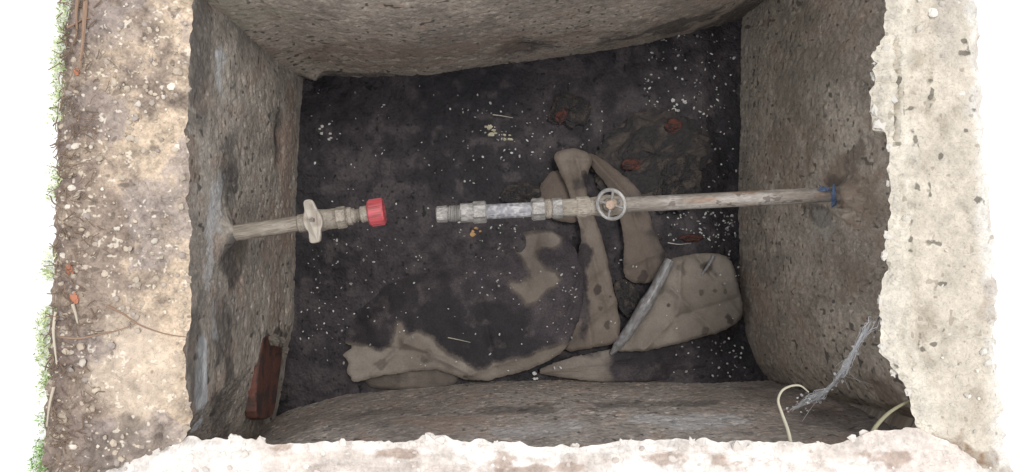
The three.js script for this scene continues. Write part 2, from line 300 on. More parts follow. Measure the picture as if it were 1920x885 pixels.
function collar(name, label, pts, sd, amp, jag, under, colFn0, tw, grooves = []) {
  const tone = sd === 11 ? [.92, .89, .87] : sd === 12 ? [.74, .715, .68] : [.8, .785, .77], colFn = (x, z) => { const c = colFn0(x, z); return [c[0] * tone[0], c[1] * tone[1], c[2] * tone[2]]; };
  const gr = grooves.map(([p, w, d]) => [plan(p, 0), w, d]), flat = slabTop(amp, sd);
  const lineD = (L, x, z) => { let m = 9; for (let i = 1; i < L.length; i++) { const [ax, az] = L[i - 1], ux = L[i][0] - ax, uz = L[i][1] - az, t = clamp(((x - ax) * ux + (z - az) * uz) / (ux * ux + uz * uz)); m = Math.min(m, Math.hypot(x - ax - ux * t, z - az - uz * t)); } return m; };
  const top = (x, z, d) => { let y = flat(x, z, d); for (const [L, w, dep] of gr) { const q = (lineD(L, x, z) + .0022 * n3(x * 160, z * 160, 6)) / w; y -= dep * Math.exp(-q * q); } return y; };
  const poly = colPoly(pts, jag, sd), g = sheet(poly, .0028, top, (x, z) => -.06 + .004 * n3(x * 60, z * 60, sd), under); fitUV(g);
  const [x0, x1, z0, z1] = g.userData.bounds, th = Math.min(1600, Math.round(tw * (z1 - z0) / (x1 - x0)));
  const map = colourTex(tw, th, (u, v) => colFn(lerp(x0, x1, u), lerp(z0, z1, v)));
  const bump = greyTex(tw, th, (u, v) => { const x = lerp(x0, x1, u), z = lerp(z0, z1, v); return .5 + .34 * fbm(x * 110, z * 110, sd, 4) + .14 * n3(x * 480, z * 480, sd); });
  const grp = thing(name, label, 'concrete rim'); const m = mesh('slab', g, std({ map, bumpMap: bump, bumpScale: .005, roughness: .95 }), grp);
  return { grp, poly, m };
}
const spotsR = [[1686, 150, 4, 40], [1682, 230, 4, 24], [1745, 180, 4, 30], [1712, 440, 4, 30], [1715, 262, 9, 22], [1722, 275, 7, 12], [1765, 290, 9, 14], [1802, 75, 9, 8], [1815, 88, 6, 16], [1808, 100, 14, 5], [1838, 372, 14, 9], [1846, 378, 8, 7], [1728, 640, 6, 16], [1734, 655, 5, 8], [1750, 645, 11, 6], [1826, 610, 10, 8], [1695, 200, 3, 20], [1685, 270, 10, 6], [1800, 685, 8, 10], [1822, 205, 8, 6], [1742, 350, 4, 20], [1770, 532, 12, 6], [1756, 455, 30, 7], [1680, 680, 10, 8], [1700, 205, 14, 5], [1808, 245, 5, 5], [1720, 350, 6, 6], [1770, 620, 7, 12]].map(([a, b, c, d]) => { const p = at(a, b, 0); return [p.x, p.z, c * .0006, d * .0006]; });
const patchR = [[1855, 570, 34, 60, .5], [1835, 100, 20, 60, .35], [1845, 200, 18, 60, .25], [1860, 400, 16, 50, .3], [1780, 855, 110, 60, .9], [1830, 770, 40, 60, .3]].map(([a, b, c, d, k]) => { const p = at(a, b, 0); return [p.x, p.z, c * .00072, d * .00072, k]; });
const plas = at(285, 700, 0), dk = at(285, 850, 0);
const left = collar('concrete_rim', 'brown rim slab of exposed pebble concrete beside the mossy grass', leftPts, 11, 1, .003, [-.03, 0], (x, z) => {
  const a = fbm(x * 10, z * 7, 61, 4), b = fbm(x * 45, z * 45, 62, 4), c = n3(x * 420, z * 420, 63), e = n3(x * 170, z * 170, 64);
  let col = mix([.31, .25, .205], [.56, .46, .35], smooth(-.22, .25, a + .5 * b));  // base tone darker and browner than the other rim slabs
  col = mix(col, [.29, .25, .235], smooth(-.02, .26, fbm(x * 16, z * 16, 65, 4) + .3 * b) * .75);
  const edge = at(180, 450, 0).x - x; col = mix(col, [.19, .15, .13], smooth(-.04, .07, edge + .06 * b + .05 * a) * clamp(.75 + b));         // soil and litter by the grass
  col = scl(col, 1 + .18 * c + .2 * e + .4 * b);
  { const q = Math.hypot((x - plas.x) / .062, (z - plas.z) / .085) + 1.1 * a + .5 * b; col = mix(col, scl([.6, .51, .41], 1 + .15 * e + .2 * b), smooth(1.05, .6, q) * .85);
    const k = Math.hypot((x - dk.x) / .075, (z - dk.z) / .05) + .9 * a + .7 * b; col = mix(col, scl([.2, .165, .14], 1 + .3 * e + .4 * b), smooth(1, .5, k) * .75); }
  const w = n3(x * 150 + 5, z * 150, 66) + .3 * c; if (w > .66) col = mix(col, FAR_GRIT, smooth(.66, .9, w) * .6);
  const k = n3(x * 80, z * 80, 67) + .3 * e; if (k > .74) col = mix(col, [.09, .07, .06], smooth(.74, .95, k) * .6);
  return col;
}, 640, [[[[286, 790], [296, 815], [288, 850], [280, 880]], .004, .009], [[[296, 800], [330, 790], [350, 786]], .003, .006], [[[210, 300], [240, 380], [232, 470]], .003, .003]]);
const openDist = (pts) => plan(pts, 0), sdf2 = (L, x, z) => { let m = 9; for (let i = 1; i < L.length; i++) { const [ax, az] = L[i - 1], ux = L[i][0] - ax, uz = L[i][1] - az, t = clamp(((x - ax) * ux + (z - az) * uz) / (ux * ux + uz * uz)); m = Math.min(m, Math.hypot(x - ax - ux * t, z - az - uz * t)); } return m; };
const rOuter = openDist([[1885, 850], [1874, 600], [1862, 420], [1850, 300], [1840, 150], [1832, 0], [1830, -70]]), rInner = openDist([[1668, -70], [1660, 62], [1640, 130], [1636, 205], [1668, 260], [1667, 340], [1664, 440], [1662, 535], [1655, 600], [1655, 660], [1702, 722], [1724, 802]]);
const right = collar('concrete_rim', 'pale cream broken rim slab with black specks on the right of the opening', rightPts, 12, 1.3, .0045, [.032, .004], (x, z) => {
  const a = fbm(x * 9, z * 9, 71, 4), b = fbm(x * 45, z * 45, 72, 4), c = n3(x * 420, z * 420, 73), e = n3(x * 170, z * 170, 74);
  let col = mix([.52, .465, .38], [.69, .64, .56], smooth(-.3, .2, a + .5 * b)); col = mix(col, [.55, .515, .47], smooth(.02, .3, fbm(x * 20, z * 9, 78, 4)) * .55);
  { const ed = sdf2(rOuter, x, z) + .03 * a + .02 * b; col = mix(col, [.86, .845, .81], smooth(.035, .012, ed)); const inn = sdf2(rInner, x, z) + .02 * a + .015 * b; col = mix(col, [.8, .765, .69], smooth(.05, .03, inn) * .75); }  // outer band painted paler: sun glare fade put into the colour
  for (const [sx, sz, rx, rz, k] of patchR) { const q = Math.hypot((x - sx) / rx, (z - sz) / rz) + 1.2 * b + .5 * a; if (q < 1) col = mix(col, [.34, .24, .17], smooth(1, .5, q) * k * (.7 + .5 * e)); }
  for (const [sx, sz, rx, rz] of spotsR) { const q = Math.hypot((x - sx) / rx, (z - sz) / rz) + 1.7 * fbm(x * 130, z * 130, 75, 3); if (q < 1) col = mix(col, [.13, .12, .1], smooth(1, .35, q) * .8); }
  const k = n3(x * 95, z * 95, 77) + .3 * e; if (k > .78) col = mix(col, [.3, .26, .21], smooth(.78, .95, k) * .6);
  return scl(col, 1 + .08 * c + .1 * e + .25 * b);
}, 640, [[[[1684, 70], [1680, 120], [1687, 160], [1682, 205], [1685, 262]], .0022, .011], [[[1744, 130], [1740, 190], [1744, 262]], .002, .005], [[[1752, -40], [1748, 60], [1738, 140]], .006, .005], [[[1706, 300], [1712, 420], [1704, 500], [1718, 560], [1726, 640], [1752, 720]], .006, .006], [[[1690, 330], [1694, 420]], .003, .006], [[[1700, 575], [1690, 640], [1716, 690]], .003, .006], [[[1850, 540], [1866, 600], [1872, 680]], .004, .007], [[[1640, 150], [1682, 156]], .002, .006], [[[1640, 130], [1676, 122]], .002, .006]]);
const patchF = [[955, 860, 40, 14], [870, 835, 16, 8], [1240, 862, 60, 12], [540, 838, 30, 10], [1020, 880, 60, 10], [1380, 866, 50, 10], [740, 850, 40, 8], [1660, 860, 60, 16]].map(([a, b, c, d]) => { const p = at(a, b, 0); return [p.x, p.z, c * .00072, d * .00072]; });
const front = collar('concrete_rim', 'whitish pink crumbling rim slab along the bottom edge of the opening', frontPts, 13, 1.3, .004, [0, .03], (x, z) => {
  const a = fbm(x * 8, z * 16, 81, 4), b = fbm(x * 40, z * 60, 82, 4), c = n3(x * 420, z * 420, 83), e = n3(x * 170, z * 170, 84);
  let col = mix([.76, .69, .635], [.85, .81, .77], smooth(-.3, .15, a + .5 * b));
  for (const [sx, sz, rx, rz] of patchF) { const q = Math.hypot((x - sx) / rx, (z - sz) / rz) + 1.4 * b + .6 * a; if (q < 1) col = mix(col, [.42, .3, .24], smooth(1, .5, q) * .65); }
  return scl(col, 1 + .08 * c + .12 * e + .3 * b);
}, 1400, [[[[380, 850], [520, 858], [700, 850], [840, 862]], .004, .005], [[[930, 850], [1100, 858], [1260, 850], [1420, 862]], .004, .005], [[[560, 880], [760, 874], [900, 884]], .004, .005], [[[1300, 880], [1480, 868], [1640, 878]], .004, .005]]);
// pebbles cast into the slabs
function pebbles(slab, n, cols, r0, r1, sd, test) {
  const geos = lump(1, 1, .3, sd), ms = [], cs = []; let x0 = 9, x1 = -9, z0 = 9, z1 = -9; for (const [x, z] of slab.poly) { x0 = Math.min(x0, x); x1 = Math.max(x1, x); z0 = Math.min(z0, z); z1 = Math.max(z1, z); }
  let guard = 0; while (ms.length < n && guard++ < n * 20) {
    const x = rr(x0, x1), z = rr(z0, z1); if (sdf(slab.poly, x, z) < .006 || (test && !test(x, z))) continue;
    const r = lerp(r0, r1, Math.pow(rnd(), 3.2)), y = r * rr(-.3, .06);
    ms.push(new THREE.Matrix4().compose(V3(x, y, z), new THREE.Quaternion().setFromEuler(new THREE.Euler(rr(-.5, .5), rr(0, 6.28), rr(-.5, .5))), V3(r * rr(.8, 1.3), r * rr(.5, .8), r * rr(.8, 1.2))));
    const c = cols[Math.floor(rnd() * cols.length)], k = rr(.64, .92); cs.push(lin(c[0] * k, c[1] * k, c[2] * k));
  }
  instances('pebble', geos, std({ roughness: .8 }), ms, cs, slab.grp);
}
{ const sm = [at(275, 715, 0), at(285, 330, 0)]; pebbles(left, 620, [[.55, .46, .36], [.6, .51, .4], [.48, .4, .33], [.42, .36, .32], [.55, .46, .36], [.78, .7, .6], [.5, .42, .35], [.52, .44, .36]], .0014, .0052, 3, (x, z) => Math.hypot(x - sm[0].x, (z - sm[0].z) * .7) > .055 + .02 * n3(x * 30, z * 30, 5)); }
pebbles(right, 45, [[.75, .7, .62], [.62, .57, .5], [.8, .77, .7]], .002, .0065, 4);
pebbles(front, 110, [[.78, .71, .65], [.68, .6, .54], [.82, .77, .71]], .002, .0065, 5);

// broken lumps standing along the edges of the opening
const chipMat = { r: std({ color: lin(.56, .53, .48), roughness: .95 }), f: std({ color: lin(.64, .59, .545), roughness: .95 }), l: std({ color: lin(.36, .3, .24), roughness: .95 }) };
const chip = (slab, px, py, rpx, mat, sd, y = -.006) => { rpx *= .8; const p = at(px, py, 0), m = mesh('chip', lump(rpx * .00072, 1, .8, sd, .5), mat, slab.grp); m.position.set(p.x, y, p.z); m.rotation.y = sd; };
for (const [x, y, r] of [[434, 824, 10], [446, 826, 7], [486, 828, 9], [805, 826, 14], [822, 828, 11], [1165, 834, 10], [1180, 833, 9], [1300, 832, 10], [1604, 826, 13], [1624, 820, 14], [1646, 820, 11], [640, 834, 8], [715, 834, 7], [775, 835, 7], [930, 834, 8], [1080, 840, 9], [1480, 836, 8], [1540, 838, 9]]) chip(front, x, y, r, chipMat.f, x * .37);
for (const [x, y, r] of [[1645, 100, 9], [1646, 116, 8], [1644, 140, 10], [1650, 165, 12], [1648, 205, 14], [1654, 232, 13], [1672, 275, 9], [1670, 440, 9], [1663, 478, 9], [1656, 562, 10], [1661, 606, 9], [1660, 650, 10], [1680, 700, 9], [1708, 735, 10], [1672, 345, 8]]) chip(right, x, y, r, chipMat.r, y * .53);
for (const [x, y, r] of [[350, 165, 8], [344, 262, 8], [346, 525, 11], [338, 530, 8], [350, 600, 7], [349, 760, 7], [346, 806, 8]]) chip(left, x, y, r, chipMat.l, y * .41);

{ // ground: one pale sheet to the horizon, open over the pit
  const s = new THREE.Shape([[-160, -160], [160, -160], [160, 160], [-160, 160]].map(p => new THREE.Vector2(...p)));
  const hole = [[-.44, -.405], [-.44, .32], [.66, .32], [.66, -.56]].map(p => new THREE.Vector2(...p)); s.holes.push(new THREE.Path(hole));
  const g = new THREE.ExtrudeGeometry(s, { depth: .02, bevelEnabled: false }); g.rotateX(Math.PI / 2); g.translate(0, -.012, 0);
  const map = colourTex(512, 512, (u, v) => { const a = fbm(u * 8, v * 8, 91, 5), c = n3(u * 200, v * 200, 92); return scl([.8, .795, .775], 1 + .1 * a + .05 * c); }); map.repeat.set(1, 1);
  tag(mesh('ground', g, std({ map, roughness: .95 })), 'pale sunlit ground around the pit', null, null, 'structure');
}

// ------------------------------------------------------------------ pipes
const PIPE_Y = -.2;
const rustMap = colourTex(128, 768, (v, u) => {
  const a = fbm(u * 14, v * 4, 101, 4), b = fbm(u * 60, v * 9, 102, 3), c = n3(u * 260, v * 40, 103);
  let col = mix([.27, .24, .21], [.42, .39, .36], smooth(-.3, .3, a + .4 * b)); col = mix(col, [.3, .19, .125], smooth(.14, .36, fbm(u * 16 + 4, v * 4, 104, 4)) * .65); col = mix(col, [.52, .5, .48], smooth(.2, .4, fbm(u * 30, v * 6, 105, 4)) * .35); if (u > .6) col = mix(col, [.17, .145, .12], smooth(.62, .8, u + .25 * a + .1 * b) * .8);
  if (b + .3 * c > .34) col = mix(col, [.07, .05, .04], .7); return scl(col, 1 + .22 * c);
});
const greyMap = colourTex(192, 192, (u, v) => { const a = fbm(u * 8, v * 6, 111, 4), b = fbm(u * 30, v * 14, 112, 3); let c = mix([.36, .345, .33], [.5, .48, .455], smooth(-.25, .25, a + .4 * b)); if (b > .24) c = mix(c, [.15, .13, .12], .6); return scl(c, 1 + .5 * b); });
const tanMap = colourTex(192, 192, (u, v) => { const a = fbm(u * 8, v * 6, 121, 4), b = fbm(u * 30, v * 20, 122, 3); let c = mix([.33, .29, .24], [.43, .385, .325], smooth(-.25, .25, a + .4 * b)); if (b > .27) c = mix(c, [.14, .1, .08], .6); return scl(c, 1 + .4 * b); });
const pipeBump = greyTex(256, 256, (u, v) => .5 + .4 * fbm(u * 24, v * 24, 131, 4));
const M = {
  rust: std({ color: lin(.76, .74, .72), map: rustMap, bumpMap: pipeBump, bumpScale: .002, roughness: .62, metalness: .15 }), zinc: std({ color: lin(.77, .755, .74), map: greyMap, bumpMap: pipeBump, bumpScale: .003, roughness: .55, metalness: .2 }),
  tan: std({ color: lin(.75, .735, .72), map: tanMap, bumpMap: pipeBump, bumpScale: .002, roughness: .7 }),
  hose: std({ map: colourTex(256, 128, (u, v) => { const b = fbm(u * 14, v * 40, 141, 4); let c = mix([.2, .195, .21], [.3, .29, .3], smooth(-.3, .3, b)); if (b > .16) c = mix(c, [.42, .41, .4], smooth(.16, .34, b) * .7); return c; }), bumpMap: pipeBump, bumpScale: .003, roughness: .6 }),
};
// profile along an axis: [[along px, radius px], ...] turned round the line from A; axis in plan
const U = .000862;                                                // metres per pixel at the pipes' depth
function lathe(profile, sides = 40, hex) { const g = new THREE.LatheGeometry(profile.map(([s, r]) => new THREE.Vector2(Math.max(r, .0001) * U, s * U)), sides); if (hex) return toCreasedNormals(g.toNonIndexed(), .5); return g; }
const ring = (s0, s1, r, b = 1.6) => [[s0, 0], [s0, r - b], [s0 + b, r], [s1 - b, r], [s1, r - b], [s1, 0]];
function along(parent) { parent.rotation.order = 'YXZ'; return parent; }
function axisThing(name, label, p0, p1, y) {
  const A = at(...p0, y), B = at(...p1, y), t = thing(name, label, 'pipe', A); const d = B.clone().sub(A).normalize();
  t.quaternion.setFromUnitVectors(V3(0, 1, 0), d); return { t, d, A, inv: t.quaternion.clone().invert() };
}
function part(name, geo, mat, T) { return mesh(name, geo, mat, T.t); }
function threads(s0, s1, r, pitch, n) { const pts = []; const N = n * 14; for (let i = 0; i <= N; i++) { const a = i / 14 * Math.PI * 2, s = lerp(s0, s1, i / N); pts.push(V3(Math.cos(a) * r * U, s * U, Math.sin(a) * r * U)); } return new THREE.TubeGeometry(new THREE.CatmullRomCurve3(pts), N * 2, pitch * .45 * U, 6); }

{ // left assembly: stub pipe, butterfly valve, union and red cap.  origin inside the wall
  const T = axisThing('water_pipe', 'short dirty pipe with butterfly valve and red cap coming out of the left wall', [425, 439], [700, 399], PIPE_Y);
  part('pipe', lathe([[-70, 0], [-70, 15], [60, 15], [132, 14.5], [140, 14.5], [140, 0]]), M.tan, T);
  part('collar', lathe(ring(132, 150, 17, 2)), M.tan, T);
  part('valve_body', mergeGeometries([lathe([[148, 0], [148, 16], [152, 18], [158, 20], [168, 22], [180, 20], [188, 19], [204, 19], [204, 0]]), (() => { const g = new THREE.CylinderGeometry(11 * U, 13 * U, 26 * U, 24); g.rotateZ(0); g.applyQuaternion(T.inv); g.translate(0, 166 * U, 0); g.translate(...V3(0, 12 * U, 0).applyQuaternion(T.inv).toArray()); return g; })()]), M.tan, T);
  part('union_nut', lathe(ring(203, 222, 21, 2), 6, true), M.tan, T);
  part('coupling', lathe([[221, 0], [221, 17], [232, 17], [233, 14], [238, 14], [239, 11.5], [243, 11.5], [243, 0]]), M.tan, T);
  part('thread', threads(236, 249, 10.5, 3, 5), M.tan, T);
  part('nipple', lathe([[240, 0], [240, 9], [258, 9], [258, 0]]), M.tan, T);
  part('adapter', lathe([[248, 0], [248, 13], [250, 15.5], [262, 15.5], [263, 14], [266, 14], [266, 0]]), M.tan, T);
  const red = std({ map: colourTex(128, 128, (u, v) => { const b = fbm(u * 30, v * 10, 151, 3); return mix(mix([.48, .085, .1], [.37, .06, .07], smooth(-.2, .2, b)), [.2, .06, .05], smooth(.12, .35, b) * .7); }), roughness: .5 });
  const cap = part('cap', lathe([[263, 0], [263, 21], [264.5, 23.5], [267, 24.4], [289, 24.4], [292, 24], [293, 22], [293, 16], [291, 16], [291, 0]], 48), red, T);
  for (let i = 0; i < 20; i++) { const a = i / 20 * Math.PI * 2, g = new THREE.BoxGeometry(3 * U, 23 * U, 2.2 * U); g.translate(0, 279 * U, 24.5 * U); g.rotateY(a); const m = new THREE.Mesh(g, red); m.name = 'rib'; m.castShadow = m.receiveShadow = true; cap.add(m); }
  // butterfly handle, lying level above the valve, long way across the pipe
  const s = new THREE.Shape(), w = [[-8, -47], [8, -47], [11, -42], [11, -22], [17, -14], [20, 0], [17, 13], [10, 22], [7, 38], [4, 43], [-8, 43], [-11, 38], [-12, 22], [-18, 13], [-20, 0], [-17, -14], [-10, -22], [-11, -42]];
  s.setFromPoints(smoothPoly(w, 2).map(([a, b]) => new THREE.Vector2(a * U * .8, b * U * .84)));
  const hg = new THREE.ExtrudeGeometry(s, { depth: 7 * U, bevelEnabled: true, bevelSize: 2.2 * U, bevelThickness: 2.2 * U, bevelSegments: 3, curveSegments: 4 }); hg.rotateX(-Math.PI / 2);
  { const p = hg.attributes.position; for (let i = 0; i < p.count; i++) { const z = Math.abs(p.getZ(i)) / U; p.setY(i, p.getY(i) + smooth(14, 44, z) * 9 * U); } hg.computeVertexNormals(); }
  const handle = mesh('handle', hg, std({ map: tanMap, bumpMap: pipeBump, bumpScale: .0015, roughness: .7, color: lin(.9, .9, .9) }), T.t); handle.quaternion.copy(T.inv).multiply(new THREE.Quaternion().setFromAxisAngle(V3(0, 1, 0), .16)); handle.position.copy(V3(0, 24 * U, 0).applyQuaternion(T.inv).add(V3(0, 166 * U, 0)));
  const bolt = mesh('bolt', new THREE.CylinderGeometry(5.5 * U, 6 * U, 5 * U, 6), M.rust, handle); bolt.position.set(0, 10.5 * U, 0);
}
{ // right assembly: tail fitting, hose piece, unions, gate valve with handwheel, long pipe into the right wall
  const T = axisThing('water_pipe', 'long rust flecked pipe with round handwheel valve running into the right wall', [818, 402], [1590, 363], PIPE_Y);
  part('tail_fitting', lathe([[0, 11], [0, 13], [2, 15], [20, 16], [22, 14], [24, 14], [24, 11], [4, 11]], 8, true), M.zinc, T);
  part('thread', threads(24, 46, 14, 4, 6), M.zinc, T);
  part('coupling', lathe([[22, 0], [22, 13], [44, 14], [46, 18], [72, 18], [72, 0]], 36), M.zinc, T);
  part('union_nut', lathe(ring(68, 94, 21, 2.5), 6, true), M.zinc, T);
  part('hose', lathe([[90, 0], [90, 14], [130, 14.2], [185, 14], [185, 0]], 32), M.hose, T);
  part('union_nut', lathe(ring(178, 205, 21, 3), 6, true), M.zinc, T);
  part('coupling', lathe([[203, 0], [203, 18], [214, 18.5], [216, 17], [218, 17], [218, 0]], 36), M.tan, T);
  part('ring_nut', lathe(ring(216, 238, 19.5, 2.5), 8, true), M.zinc, T);
  part('valve_body', mergeGeometries([lathe([[236, 0], [236, 17], [262, 17], [264, 20], [286, 20], [290, 17], [300, 18], [322, 21], [342, 18], [356, 17], [356, 0]]), (() => { const g = new THREE.CylinderGeometry(12 * U, 15 * U, 34 * U, 24); g.applyQuaternion(T.inv); g.translate(...V3(0, 16 * U, 0).applyQuaternion(T.inv).add(V3(0, 322 * U, 0)).toArray()); return g; })()]), M.tan, T);
  part('ring_nut', lathe(ring(262, 284, 20.5, 3), 8, true), M.tan, T);
  part('pipe', lathe([[350, 0], [350, 14.6], [800, 14.6], [800, 0]], 36), M.rust, T);
  const wheel = new THREE.Group(); wheel.name = 'handwheel'; T.t.add(wheel);
  wheel.quaternion.copy(T.inv).multiply(new THREE.Quaternion().setFromEuler(new THREE.Euler(.08, .3, .62))); wheel.position.copy(V3(0, 44 * U, 0).applyQuaternion(T.inv).add(V3(0, 322 * U, 0)));
  const wm = std({ map: greyMap, bumpMap: pipeBump, bumpScale: .002, roughness: .5, metalness: .2, color: lin(.82, .81, .8) });
  const tor = new THREE.TorusGeometry(27 * U, 3.6 * U, 12, 48); tor.rotateX(Math.PI / 2); mesh('wheel_rim', tor, wm, wheel);
  mesh('hub', (() => { const g = new THREE.CylinderGeometry(8 * U, 9.5 * U, 12 * U, 20); g.translate(0, -1 * U, 0); return g; })(), std({ map: tanMap, roughness: .6, color: lin(1.15, .95, .85) }), wheel);
  mesh('stem', (() => { const g = new THREE.CylinderGeometry(4.5 * U, 5.5 * U, 30 * U, 16); g.translate(0, -17 * U, 0); return g; })(), M.zinc, wheel);
  for (let i = 0; i < 4; i++) { const a = i * Math.PI / 2 + .5, g = tube([V3(Math.cos(a) * 7 * U, 0, Math.sin(a) * 7 * U), V3(Math.cos(a) * 17 * U, 1.5 * U, Math.sin(a) * 17 * U), V3(Math.cos(a) * 27 * U, 0, Math.sin(a) * 27 * U)], 2.8 * U, 6, 8); mesh('spoke', g, wm, wheel); }
}

// ------------------------------------------------------------------ old sacks on the mud
const TAN = [.165, .14, .118], TAN2 = [.222, .195, .168], TAN3 = [.12, .096, .078];
const soilAt = (x, z) => { const a = fbm(x * 6, z * 6, 1, 4), b = fbm(x * 40, z * 40, 2, 3); let c = mix([.0155, .0135, .0165], [.036, .0295, .034], smooth(-.25, .25, a + .3 * b)); return mix(c, [.052, .043, .044], smooth(.1, .4, b + .4 * a) * .7); };
function clothMat(bounds, sd, isMud, tw = 420, cols = [TAN, TAN2, TAN3], spots = [], damp) {
  const [x0, x1, z0, z1] = bounds, th = Math.max(32, Math.round(tw * (z1 - z0) / (x1 - x0))), sp = spots.map(([a, b, r, k]) => { const p = at(a, b, FLOOR + .04); return [p.x, p.z, r * .00112, k ?? 1]; });
  const map = colourTex(tw, th, (u, v) => {
    const x = lerp(x0, x1, u), z = lerp(z0, z1, v), a = fbm(x * 9, z * 9, sd, 4), b = fbm(x * 60, z * 60, sd + 2, 3), c = n3(x * 500, z * 500, sd + 3), e = fbm(x * 22, z * 22, sd + 6, 4);
    let col = mix(cols[0], cols[1], smooth(-.3, .3, a + .4 * e)); col = mix(col, cols[2], smooth(.0, .4, fbm(x * 12, z * 12, sd + 7, 4) + .3 * b) * .7);
    for (const [sx, sz, r, k] of sp) { const q = Math.hypot(x - sx, (z - sz) * .8) / r + 1.5 * b + .6 * e; if (q < 1) col = mix(col, [.045, .032, .027], smooth(1, .5, q) * .85 * k); }
    const m = isMud ? isMud(x, z, e, b) : 0, dp = damp ? damp(x, z, e, b) : smooth(.02, .3, fbm(x * 7 + sd, z * 7, sd + 11, 4) + .25 * e); if (dp > 0) col = mix(col, mix([.075, .06, .052], [.1, .082, .068], clamp(.5 + b)), dp * .8); if (m > 0) col = mix(col, scl(soilAt(x, z), 1.32 + .35 * c + .4 * b), m);
    return scl(col, 1 + .1 * c + .16 * b);
  });
  const bump = greyTex(256, 256, (u, v) => .5 + .35 * fbm(u * 20, v * 20, sd, 4) + .1 * n3(u * 160, v * 160, sd));
  return std({ color: lin(.88, .865, .86), map, bumpMap: bump, bumpScale: .002, roughness: .86 });
}
function clothPanel(name, parent, px, h, o = {}) {
  const poly = densify(smoothPoly(plan(px, FLOOR + h), o.smooth ?? 1), .005, o.jag ?? .0014, (o.sd ?? 1) + 300), sd = o.sd ?? 1, thick = o.thick ?? .003, roll = o.roll ?? .007, lift = o.lift;
  const crease = (o.creases || []).map(([a, b, w, d]) => { const A = at(...a, FLOOR + h), B = at(...b, FLOOR + h); return [A.x, A.z, B.x - A.x, B.z - A.z, w, d]; });
  const bury = o.bury && plan(o.bury, FLOOR);
  const far = (x, z) => { let best = 9; for (let i = 1; i < bury.length; i++) { const [ax, az] = bury[i - 1], ux = bury[i][0] - ax, uz = bury[i][1] - az, t = clamp(((x - ax) * ux + (z - az) * uz) / (ux * ux + uz * uz)); best = Math.min(best, Math.hypot(x - ax - ux * t, z - az - uz * t)); } return best; };
  const top = (x, z, d) => {
    const e = Math.sqrt(1 - (1 - clamp(d / roll)) ** 2);
    let y = FLOOR + (lift ? lift(x, z) : h) - (o.drop ?? .004) * (1 - e) + (o.wave ?? .006) * fbm(x * 11, z * 11, sd, 3) + .0012 * fbm(x * 60, z * 60, sd + 3, 2);
    if (bury) { const k = smooth(0, .1, far(x, z)); y = lerp(mudHeight(x, z) - .006, y, k) + (k < 1 ? .004 * fbm(x * 40, z * 40, 9, 3) * (1 - k) : 0); }
    for (const [ax, az, ux, uz, w, dep] of crease) { const l2 = ux * ux + uz * uz, t = clamp(((x - ax) * ux + (z - az) * uz) / l2), q = Math.hypot(x - ax - ux * t, z - az - uz * t) / w; y += dep * Math.exp(-q * 1.5) * (1 + .5 * n3(t * 6, ax * 50, 3)); }
    return y;
  };
  const g = sheet(poly, o.cell ?? .0036, top, (x, z, d) => top(x, z, d) - thick); fitUV(g);
  return mesh(name, g, clothMat(g.userData.bounds, sd + 20, o.mud, o.tw, o.cols, o.spots, o.damp), parent);
}
const pp = (px, h) => plan(px, FLOOR + h);
{ // the big one, mostly under mud
  const t = thing('old_sack', 'large flattened tan sack half buried in black mud, with curled bottom edge', 'sack');
  const bare1 = smoothPoly(pp([[630, 648], [692, 646], [708, 664], [740, 646], [746, 616], [752, 606], [762, 634], [785, 626], [806, 632], [828, 656], [868, 682], [900, 690], [935, 670], [985, 666], [1020, 655], [1064, 640], [1080, 680], [980, 740], [700, 745], [630, 720]], .025), 1);
  const bare2 = smoothPoly(pp([[962, 470], [992, 436], [1030, 436], [1050, 445], [1046, 462], [1008, 468], [1010, 492], [1050, 520], [1042, 540], [1022, 546], [1012, 562], [990, 572], [976, 556], [948, 528], [984, 532], [998, 512], [984, 486]], .025), 1);
  const mud = (x, z, a, b) => { const d = Math.max(sdf(bare1, x, z), sdf(bare2, x, z)) + .012 * a + .008 * b; return 1 - smooth(-.009, .002, d - .008 * b + .0025 * n3(x * 420, z * 420, 5)); };
  const damp = (x, z, a, b) => { const d = Math.max(sdf(bare1, x, z), sdf(bare2, x, z)) + .01 * a + .004 * b; return 1 - smooth(-.001, .005, d); };
  const greyTan = [[.19, .165, .14], [.25, .222, .19], [.15, .125, .105]];
  clothPanel('under_fold', t, [[668, 680], [686, 726], [720, 731], [780, 732], [830, 731], [856, 722], [862, 702], [810, 672], [700, 664]], .017, { sd: 3, smooth: 1, roll: .016, drop: .008, wave: .003, cols: greyTan, spots: [[745, 712, 8, .5]] });
  clothPanel('sheet', t, [[640, 644], [662, 650], [646, 662], [640, 668], [655, 676], [650, 696], [660, 702], [660, 714], [674, 716], [690, 710], [700, 706], [740, 702], [800, 692], [838, 699], [876, 713], [905, 713], [962, 702], [1015, 682], [1060, 656], [1078, 616], [1092, 570], [1096, 520], [1084, 470], [1050, 436], [1010, 428], [985, 433], [962, 452], [930, 460], [860, 460], [780, 480], [705, 515], [665, 560], [650, 605]], .026, {
    sd: 5, smooth: 1, jag: .0024, mud, damp, tw: 900, wave: .01, lift: (x, z) => .016 + .016 * smooth(.02, .22, z) + .01 * smooth(.0, .2, x), bury: [[640, 600], [660, 560], [705, 515], [780, 480], [860, 455], [935, 455], [960, 452]], cols: greyTan,
    creases: [[[690, 650], [830, 664], .01, -.009], [[760, 640], [885, 700], .01, .01], [[700, 700], [760, 640], .01, .009], [[880, 700], [1050, 640], .012, .008], [[900, 560], [930, 690], .012, -.008], [[960, 470], [1000, 520], .008, .008], [[985, 545], [1010, 440], .012, -.006], [[1050, 640], [1085, 520], .012, -.008]],
    spots: [[715, 690, 14, .5], [790, 668, 10, .6], [800, 660, 12, .4], [870, 706, 5]],
  });
}
